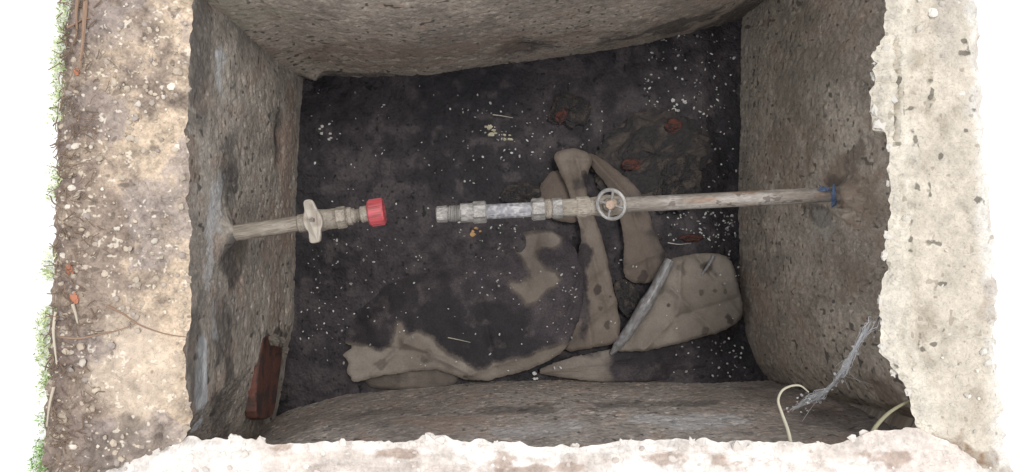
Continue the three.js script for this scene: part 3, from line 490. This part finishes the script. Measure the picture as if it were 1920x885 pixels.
{ // the tall folded one that passes under the pipe
  const t = thing('old_sack', 'tall narrow folded sack with rounded top passing under the handwheel valve', 'sack');
  clothPanel('back_flap', t, [[1008, 352], [1042, 312], [1068, 335], [1092, 390], [1088, 420], [1030, 410], [1004, 385]], .02, { sd: 8, cols: [[.1, .075, .062], [.14, .108, .088], TAN3], smooth: 1 });
  const mudB = (x, z, a, b) => .9 * smooth(-.08, .25, fbm(x * 9, z * 9, 171, 4) + .15 * b);
  clothPanel('side_leg', t, [[1098, 284], [1128, 296], [1168, 326], [1200, 354], [1212, 385], [1232, 440], [1250, 480], [1246, 510], [1225, 530], [1190, 532], [1168, 515], [1172, 470], [1166, 420], [1158, 385], [1140, 345], [1112, 318]], .03, { sd: 9, mud: mudB, cols: [[.105, .083, .069], [.155, .125, .103], TAN3], creases: [[[1110, 298], [1205, 400], .01, .012], [[1185, 380], [1225, 520], .01, -.01], [[1170, 500], [1245, 470], .01, .008]], spots: [[1206, 520, 8]] });
  clothPanel('folded_strip', t, [[1038, 292], [1050, 281], [1076, 276], [1100, 282], [1112, 296], [1104, 320], [1098, 350], [1106, 385], [1122, 420], [1136, 462], [1148, 520], [1160, 570], [1167, 612], [1164, 644], [1110, 656], [1058, 664], [1068, 630], [1085, 590], [1092, 540], [1084, 490], [1094, 440], [1080, 400], [1064, 350], [1046, 312]], .048, {
    sd: 10, smooth: 1, roll: .012, mud: (x, z, a, b) => { const p = at(1092, 520, FLOOR + .045), q = at(1100, 340, FLOOR + .045); return .9 * smooth(1.05, .55, Math.min(Math.hypot((x - p.x) / .02, (z - p.z) / .1), Math.hypot((x - q.x) / .022, (z - q.z) / .03)) + 1.2 * a + .4 * b); }, drop: .008, thick: .005, lift: (x, z) => .034 + .014 * smooth(.1, -.12, z), cols: [[.145, .118, .096], [.2, .168, .14], TAN3], spots: [[1118, 544, 9], [1126, 580, 5, .7], [1140, 608, 6, .8], [1144, 556, 4], [1093, 330, 7, .8], [1110, 470, 6, .5], [1100, 610, 8, .35]],
    creases: [[[1096, 430], [1160, 640], .012, .01], [[1060, 300], [1098, 440], .01, -.009], [[1088, 480], [1112, 650], .01, -.01], [[1050, 300], [1110, 300], .016, .008], [[1065, 640], [1160, 560], .008, .006], [[1095, 540], [1150, 500], .008, -.006], [[1076, 290], [1120, 430], .008, .007]],
  });
}
{ // the right-hand one with a rolled edge
  const t = thing('old_sack', 'wide tan sack with rolled shiny edge at the foot of the right wall', 'sack');
  clothPanel('under_fold', t, [[1000, 698], [1050, 676], [1110, 662], [1165, 652], [1230, 652], [1300, 650], [1350, 670], [1340, 706], [1250, 714], [1190, 716], [1120, 716], [1050, 708]], .024, { sd: 14, smooth: 1, bury: [[1290, 648], [1350, 668], [1345, 710], [1280, 718]], mud: (x, z, a, b) => smooth(-.004, .03, Math.max(x - at(1125, 690, FLOOR).x, at(1060, 668, FLOOR).z - z) + .03 * a + .02 * b), creases: [[[1010, 697], [1180, 670], .012, .008]] });
  clothPanel('sheet', t, [[1246, 492], [1272, 482], [1310, 476], [1345, 474], [1372, 484], [1380, 510], [1390, 545], [1398, 578], [1392, 602], [1358, 622], [1300, 638], [1240, 653], [1190, 660], [1150, 660], [1172, 622], [1200, 580], [1226, 530]], .045, {
    sd: 15, smooth: 1, roll: .012, drop: .008, thick: .005, wave: .009, cols: [[.17, .148, .124], [.225, .198, .168], [.14, .12, .1]], spots: [[1366, 602, 9], [1312, 550, 6, .8], [1252, 572, 6], [1340, 545, 5, .8], [1358, 548, 5, .7], [1322, 620, 6, .7], [1276, 505, 10, .5], [1330, 500, 16, .6], [1288, 606, 7, .5], [1230, 540, 10, .4]],
    creases: [[[1240, 520], [1180, 650], .012, -.014], [[1310, 480], [1345, 525], .012, -.016], [[1255, 540], [1340, 625], .012, .01], [[1205, 655], [1262, 596], .01, .01], [[1262, 596], [1385, 560], .01, -.008], [[1275, 490], [1268, 590], .01, .009], [[1345, 525], [1385, 590], .008, .008]],
  });
  const wet = std({ map: colourTex(64, 256, (u, v) => { const b = fbm(u * 30, v * 12, 201, 4), c = n3(u * 20, v * 90, 4); return scl(mix([.15, .142, .14], [.235, .23, .235], smooth(-.25, .25, b)), 1 + .15 * c); }), bumpMap: pipeBump, bumpScale: .0015, roughness: .38 });
  const q = (px, py, h) => at(px, py, FLOOR + h);
  mesh('rolled_edge', tube([q(1256, 488, .05), q(1232, 535, .054), q(1200, 588, .052), q(1172, 630, .043), q(1146, 664, .03)], t => (.0105 + .003 * Math.sin(t * 3.1) + .0014 * n3(t * 9, 1, 2)) * (t > .9 ? 1 - (t - .9) * 6 : 1), 40, 14), wet, t);
  mesh('strip', tube([q(1338, 480, .046), q(1330, 495, .048), q(1318, 512, .046), q(1308, 528, .04)], t => .0045 * (1 - .7 * t), 18, 10), wet, t);
}

// ------------------------------------------------------------------ rubble, bricks, crumbs and straws in the pit
const brickMat = std({ map: colourTex(128, 128, (u, v) => { const b = fbm(u * 9, v * 9, 211, 4); return mix([.105, .034, .024], [.04, .022, .02], smooth(-.15, .2, b)); }), bumpMap: pipeBump, bumpScale: .004, roughness: .9 });
const clodMat = std({ map: colourTex(256, 256, (u, v) => { const b = fbm(u * 9, v * 9, 221, 4), c = n3(u * 90, v * 90, 222); return scl(mix([.024, .021, .022], [.06, .048, .04], smooth(-.15, .35, b)), 1 + .35 * c); }), bumpMap: pipeBump, bumpScale: .008, roughness: .9 });
function clodGeo(r, rough, sd, flat) { const g = new THREE.IcosahedronGeometry(r, 24), p = g.attributes.position; for (let i = 0; i < p.count; i++) { const n = V3().fromBufferAttribute(p, i).normalize(), k = 1 + rough * fbm(n.x * 1.6 + sd, n.y * 1.6, n.z * 1.6 + sd * 3.1, 2) * 1.3, f = 1 + .16 * fbm(n.x * 6 + sd, n.y * 6, n.z * 6, 3) + .05 * n3(n.x * 26, n.y * 26, n.z * 26 + sd); p.setXYZ(i, n.x * r * k * f, n.y * r * k * flat * f * f, n.z * r * k * f); } g.computeVertexNormals(); return g; }
function piece(name, label, cat, px, py, r, mat, sd, flat, sx = 1, sz = 1, rot = 0, sink = .3, group, detail = 4, rough = .45) {
  const p = at(px, py, FLOOR + .02), k = .00115; const g = mat === clodMat ? clodGeo(r * k, rough, sd, flat) : lump(r * k, detail, rough, sd, flat); g.scale(sx, 1, sz);
  const m = mesh(name, g, mat); m.position.set(p.x, FLOOR + r * k * flat * (1 - sink), p.z); m.rotation.y = rot; return tag(m, label, cat, group);
}
piece('soil_clod', 'broad dark clod of mortar and soil above the long pipe, right of the sack fold', 'rubble', 1225, 290, 82, clodMat, 3.3, .2, 1.15, .95, .5, .45);
piece('soil_clod', 'dark reddish clod above the rounded sack top', 'rubble', 1068, 205, 34, clodMat, 5.1, .26, 1, .9, .3);
piece('soil_clod', 'dark clod between the pipe and the red brick bit near right wall', 'rubble', 1270, 340, 48, clodMat, 8.7, .4, 1.2, .9, .9);
piece('soil_clod', 'low dark clod just left of the folded sack top', 'rubble', 985, 370, 34, clodMat, 9.4, .4, 1.1, .8, 0);
piece('soil_clod', 'dark clod lying between the tall sack and the rolled edge', 'rubble', 1180, 560, 26, clodMat, 4.4, .45, .9, 1.5, .4);
piece('brick_fragment', 'small bright red brick bit at the top edge of the clod', 'brick fragment', 1262, 236, 14, brickMat, 2.2, .6, 1.2, .8, .3, -1.6);
piece('brick_fragment', 'red brick bit on the clod just right of the sack fold', 'brick fragment', 1182, 310, 14, brickMat, 6.1, .6, 1.3, .8, .2, -1.9);
piece('brick_fragment', 'dull red brick bit below the long pipe near right wall', 'brick fragment', 1300, 446, 14, brickMat, 7.7, .5, 1.5, .6, 0, .2);
piece('brick_fragment', 'flat dark red brick bit half sunk in mud high in the pit', 'brick fragment', 1052, 216, 13, brickMat, 1.6, .5, 1, .8, 1, -.9);
const crumbCream = std({ color: lin(.5, .46, .34), roughness: .9 }), crumbWhite = std({ color: lin(.55, .54, .52), roughness: .9 }), crumbOrange = std({ color: lin(.45, .27, .12), roughness: .9 });
function cluster(label, px, py, n, spread, r, mat, sd) {
  const p = at(px, py, FLOOR), t = thing('crumb_cluster', label, 'crumbs', V3(p.x, mudHeight(p.x, p.z), p.z)); const s0 = seed; seed = sd * 7919;
  for (let i = 0; i < n; i++) { const m = mesh('crumb', lump(r * rr(.35, .85) * .00115, 2, .6, sd + i, .6), mat, t); m.position.set(rr(-1, 1) * spread * .00115, .003, rr(-1, 1) * spread * .00115); m.rotation.set(rnd() * 6, rnd() * 6, 0); } seed = s0;
}
cluster('cream crumbs in the mud, left of two clumps above the tail fitting', 920, 246, 5, 9, 6, crumbCream, 11);
cluster('cream crumbs in the mud, right of two clumps above the tail fitting', 953, 257, 5, 8, 6, crumbCream, 12);
cluster('orange and white crumbs just below the tail fitting', 893, 434, 5, 8, 5, crumbOrange, 13);
cluster('white crumbs on the muddy sack below the hose piece', 918, 514, 6, 8, 5, crumbWhite, 14);
cluster('white crumbs at the foot of the bottom wall under the sack', 1006, 704, 5, 6, 5, crumbWhite, 15);
cluster('pale crumbs near the upper right corner of the mud', 1272, 198, 6, 13, 6, crumbWhite, 16);
cluster('white crumbs near the left wall high in the mud', 612, 248, 5, 14, 4, crumbWhite, 17);
{ // countless small white flakes
  const ms = [], cs = [], add = (px, py, r) => {
    const p = at(px, py, FLOOR + .01); let y = mudHeight(p.x, p.z) + .0015;
    if (px > 690 && px < 1080 && py > 500 && py < 700) y = FLOOR + .044; else if (px > 1060 && px < 1390 && py > 490 && py < 640) y = FLOOR + .062;
    const k = r * .00115 * .42;
    ms.push(new THREE.Matrix4().compose(V3(p.x, y, p.z), new THREE.Quaternion().setFromEuler(new THREE.Euler(rr(-.4, .4), rr(0, 6.28), rr(-.4, .4))), V3(k * rr(1, 1.7), k * .5, k * rr(.6, 1)))); const c = rr(.14, .6); cs.push(lin(c, c * .98, c * .94));
  };
  const field = (x0, x1, y0, y1, n, r0 = 2.2, r1 = 5.5) => { for (let i = 0; i < n; i++) add(rr(x0, x1), rr(y0, y1), lerp(r0, r1, rnd() ** 2.2)); };
  field(570, 1380, 150, 700, 260); field(1210, 1390, 60, 250, 120, 2.5, 6.5); field(1250, 1390, 395, 450, 65, 3, 7); field(1200, 1400, 640, 710, 55, 3, 7); field(560, 800, 430, 640, 70); field(860, 1000, 420, 560, 45); field(1040, 1080, 500, 640, 25); field(1340, 1392, 250, 480, 25, 3, 6); field(860, 1040, 190, 300, 50, 2.5, 5.5);
  instances('flake', lump(1, 0, .5, 2), std({ roughness: .85 }), ms, cs); const f = scene.children.at(-1); tag(f, 'scattered tiny white flakes all over the black mud', 'flakes', null, 'stuff');
}
const strawMat = std({ color: lin(.5, .46, .38), roughness: .8 });
const straw = (name, label, pts, r, mat = strawMat, cat = 'straw') => tag(mesh(name, tube(pts, typeof r === 'function' ? r : t => r * (1 - .6 * t), Math.max(14, pts.length * 6), 6), mat), label, cat);
straw('straw', 'thin pale straw lying on the mud above the tail fitting', [at(924, 215, FLOOR + .012), at(940, 217, FLOOR + .015), at(962, 221, FLOOR + .011)], .0011);
straw('straw', 'thin pale straw lying on the muddy big sack', [at(840, 633, FLOOR + .042), at(860, 637, FLOOR + .043), at(882, 642, FLOOR + .041)], .0011);
straw('wire', 'thin bent wire lying below the dull red brick bit', [at(1252, 455, FLOOR + .02), at(1272, 458, FLOOR + .024), at(1296, 456, FLOOR + .02)], .001, std({ color: lin(.5, .48, .42), roughness: .5 }), 'wire');

{ // red clay tile standing against the left wall
  const X = at(552, 600, FLOOR).x + .004, c = [[506, 634], [516, 630], [530, 633], [540, 640], [537, 670], [533, 700], [528, 740], [523, 772], [514, 782], [500, 785], [491, 778], [491, 745], [493, 715], [497, 680], [501, 652]].map(p => atX(...p, X));
  const s = new THREE.Shape(); const pts = densify(smoothPoly(c.map(p => [p.z, p.y]), 1), .006, .0012, 4); s.setFromPoints(pts.map(p => new THREE.Vector2(p[0], p[1])));
  const g = new THREE.ExtrudeGeometry(s, { depth: .014, bevelEnabled: true, bevelSize: .003, bevelThickness: .003, bevelSegments: 3 }); g.rotateY(-Math.PI / 2); g.translate(X - .012 + .0, 0, 0);
  const m = std({ map: colourTex(256, 256, (u, v) => { const b = fbm(u * 9, v * 9, 231, 4), c = n3(u * 80, v * 80, 232); let k = mix([.13, .052, .038], [.08, .04, .033], smooth(-.2, .25, b)); if (b > .18) k = mix(k, [.06, .04, .035], .7); return scl(k, 1 + .25 * c); }), bumpMap: pipeBump, bumpScale: .004, roughness: .85 }); m.map.repeat.set(5, 5);
  const t = thing('clay_tile', 'rusty red clay tile standing against the left wall in the bottom corner', 'tile'); mesh('tile', g, m, t);
  for (const [a, b, r] of [[527, 640, 9], [514, 637, 10], [535, 655, 7]]) { const p = atX(a, b, X + .012), k = mesh('mortar', lump(r * .001, 3, .5, a, .8), std({ color: lin(.13, .115, .095), roughness: .95 }), t); k.position.copy(p); }
}
{ // scrap of blue plastic where the pipe meets the right wall
  const y = PIPE_Y + .012, t = thing('plastic_scrap', 'small torn scrap of blue plastic where the long pipe enters the wall', 'plastic scrap', at(1552, 362, y));
  const blue = std({ color: lin(.08, .115, .19), roughness: .5, side: THREE.DoubleSide });
  const scrap = (w, h, sd, pos, rot) => { const g = new THREE.BoxGeometry(w, .0012, h, 14, 1, 14), p = g.attributes.position; for (let i = 0; i < p.count; i++) { const x = p.getX(i), z = p.getZ(i); p.setY(i, p.getY(i) + .006 * fbm(x * 110, z * 110, sd, 3)); p.setX(i, x * (1 + .5 * n3(z * 150, 0, sd))); p.setZ(i, z * (1 + .5 * n3(x * 150, 3, sd))); } g.computeVertexNormals(); const m = mesh('torn_piece', g, blue, t); m.position.set(...pos); m.rotation.set(...rot); };
  scrap(.024, .01, 2, [-.008, .004, -.006], [.5, .1, .3]); scrap(.008, .024, 5, [.007, .006, .002], [.4, .15, .7]); scrap(.01, .012, 8, [.007, .004, .018], [.2, .4, -.5]);
}
{ // dusty cobweb across the right-hand bottom corner, with crumbs caught in it
  const Y = y => y, pts = [at(1646, 590, -.09), at(1612, 640, -.13), at(1585, 690, -.17), at(1552, 730, -.22), at(1520, 748, -.27), at(1478, 772, -.32)], c = new THREE.CatmullRomCurve3(pts), gs = [];
  for (let i = 0; i < 260; i++) {
    const a = rnd() < .4 ? rr(.5, .85) : rr(0, .85), b = a + rr(.06, .22), n = 6, q = []; const ox = rr(-1, 1), oz = rr(-1, 1), oy = rr(-1, 1);
    for (let k = 0; k <= n; k++) { const t = lerp(a, Math.min(b, 1), k / n), p = c.getPointAt(t), w = rr(.0035, .0075) * (.35 + Math.sin(t * 9 + 1) ** 2 * .7); q.push(V3(p.x + w * (ox + .5 * n3(t * 14, i, 1)), p.y + w * oy, p.z + w * (oz + .5 * n3(t * 14, i, 5)))); }
    { const r0 = rr(.0003, .0009); gs.push(tube(q, k => r0 * (1.1 - Math.abs(k - .5) * 1.8), 14, 4)); }
  }
  for (let i = 0; i < 7; i++) { const t = rr(.25, .8), p = c.getPointAt(t), q = p.clone().add(V3(rr(-.05, .06), rr(-.03, .03), rr(-.02, .05))); gs.push(tube([p, p.clone().lerp(q, .5).add(V3(0, -.004, 0)), q], .0002, 8, 4)); }
  const t = thing('cobweb', 'dusty white cobweb with caught crumbs in the bottom right corner of the pit', 'cobweb');
  const th = mesh('thread', mergeGeometries(gs), std({ color: lin(.85, .86, .88), roughness: .5 }), t); th.userData.kind = 'stuff';
  const cm = std({ color: lin(.75, .75, .75), roughness: .5 });
  for (let i = 0; i < 46; i++) { const u = i < 26 ? rr(.72, .95) : rr(.05, .7), p = c.getPointAt(u), s = i < 26 ? .02 : .012, m = mesh('crumb', lump(rr(.0008, .0026), 1, .9, i, .7), cm, t); m.position.set(p.x + rr(-s, s) * 1.2, p.y + rr(-.006, .006), p.z + rr(-s, s) * .6); m.rotation.set(rnd() * 6, rnd() * 6, 0); }
}
const stemMat = std({ map: colourTex(32, 128, (u, v) => mix([.36, .33, .24], [.46, .43, .34], .5 + .5 * fbm(u * 20, v * 8, 241, 3))), roughness: .7 });
straw('dry_stem', 'pale hooked plant stem rising from the bottom rim beside the cobweb', [at(1484, 838, -.01), at(1477, 806, -.02), at(1466, 775, -.03), at(1459, 750, -.035), at(1466, 733, -.035), at(1482, 724, -.04), at(1500, 723, -.045), at(1516, 735, -.055)], t => .0026 * (1 - .75 * t) + .0004, stemMat, 'plant stem');
straw('dry_stem', 'pale green blade leaning into the opening at the bottom right corner', [at(1630, 820, -.004), at(1645, 796, -.012), at(1668, 773, -.02), at(1700, 754, -.024), at(1722, 746, -.022)], t => .0034 * (1 - .5 * t), std({ color: lin(.3, .28, .18), roughness: .7 }), 'plant stem');

// ------------------------------------------------------------------ litter and growth along the left rim
const twigMat = std({ map: colourTex(32, 128, (u, v) => mix([.2, .12, .08], [.34, .23, .16], .5 + .6 * fbm(u * 12, v * 20, 251, 3))), roughness: .85 }), paleTwig = std({ color: lin(.5, .43, .34), roughness: .85 });
const tw = (label, px, r, mat = twigMat) => straw('twig', label, px.map(([a, b], i) => at(a, b, .006 + .003 * Math.sin(i * 2.1 + a))), r * .00072, mat, 'twig');
tw('long reddish brown twig lying upright at the top of the left rim', [[161, -10], [158, 40], [154, 90], [150, 128]], 5);
tw('short brown twig beside the long one at the top of the left rim', [[146, -8], [143, 30], [144, 62], [136, 84]], 3.5);
tw('thin twig crossing the long one at the top of the left rim', [[126, 52], [142, 44], [156, 36], [170, 34]], 2.5);
tw('slim forked twig running from the litter to the inner edge of the left rim', [[200, 573], [230, 588], [256, 606], [290, 620], [320, 628], [352, 632]], 2.2);
tw('faint thin twig below the forked one on the left rim', [[112, 632], [150, 634], [190, 626], [225, 618], [256, 606]], 2.2);
tw('pale crooked twig along the moss on the left rim', [[104, 585], [100, 620], [103, 655], [107, 690]], 3, paleTwig);
tw('pale twig among litter low on the left rim', [[101, 725], [95, 750], [90, 780], [88, 800]], 3, paleTwig);
tw('pale twig among the soil at mid height of the left rim', [[136, 570], [141, 585], [146, 608]], 3.5, paleTwig);
const redBit = std({ color: lin(.42, .17, .1), roughness: .85 });
for (const [l, x, y, r, sd] of [['orange clay bit on the left rim near the moss, upper of a pair', 129, 505, 6, 3], ['orange clay bit on the left rim near the moss, lower of a pair', 138, 562, 7, 6], ['reddish clay bit at the foot of the long twig', 142, 134, 5, 8]]) { const p = at(x, y, .004), m = mesh('clay_bit', lump(r * .00068, 2, .9, sd, .4), redBit); m.position.copy(p); m.position.y = .0015; m.scale.z = 1.4; tag(m, l, 'clay bit'); }
{ // fine plant litter
  const gs = []; for (let i = 0; i < 420; i++) { const py = rr(-20, 890), px = lerp(112, 92, py / 885) + Math.abs(rr(-1, 1) * rr(0, 1)) * 95, a = rr(0, 6.28), L = rr(6, 26), p = at(px, py, .004 + rr(0, .004)), d = V3(Math.cos(a), rr(-.1, .15), Math.sin(a)).multiplyScalar(L * .00072); gs.push(tube([p, p.clone().addScaledVector(d, .5).add(V3(rr(-1, 1) * .002, .001, rr(-1, 1) * .002)), p.clone().add(d)], rr(.0004, .001), 5, 4)); }
  tag(mesh('plant_litter', mergeGeometries(gs), std({ color: lin(.2, .14, .1), roughness: .9 })), 'fine brown plant litter scattered along the outer edge of the left rim', 'plant litter', null, 'stuff');
}
{ // moss and grass
  const blade = new THREE.PlaneGeometry(1, 1, 1, 5); { const p = blade.attributes.position; for (let i = 0; i < p.count; i++) { const v = p.getY(i) + .5; p.setXYZ(i, p.getX(i) * (1 - v * .85), v * (1 - .35 * v), .5 * v * v); } blade.computeVertexNormals(); }
  const ms = [], cs = []; const line = py => lerp(118, 78, clamp(py / 885));
  for (let i = 0; i < 6500; i++) {
    const py = rr(-40, 930), dens = .45 + .55 * fbm(0, py * .02, 3, 2) * 2; if (rnd() > clamp(dens * 1.1 - .05)) continue;
    const px = line(py) + (rnd() + rnd() - 1.1) * 20 + 7 * n3(py * .03, 4, 2), p = at(px, py, -.006), h = rr(.003, .0095), w = rr(.001, .0026), a = rr(0, 6.28);
    ms.push(new THREE.Matrix4().compose(p, new THREE.Quaternion().setFromEuler(new THREE.Euler(rr(-.7, .7), a, rr(-.5, .5), 'YXZ')), V3(w, h, h)));
    const k = rr(.6, 1.3), y = rnd(), g = smooth(.75, .95, py / 885), pale = rnd() < .7 - .45 * g ? .36 : .06; cs.push(lin((.16 + .24 * y * (1 - g) + pale) * k, (.26 + .2 * y * (1 - .5 * g) + pale) * k, (.07 + .14 * y * (1 - g) + pale * .75) * k));
  }
  const f = instances('mossy_grass', blade, std({ roughness: .8, side: THREE.DoubleSide }), ms, cs); tag(f, 'narrow line of bright green moss and grass along the left rim', 'grass', null, 'stuff');
}
renderer.render(scene, camera);
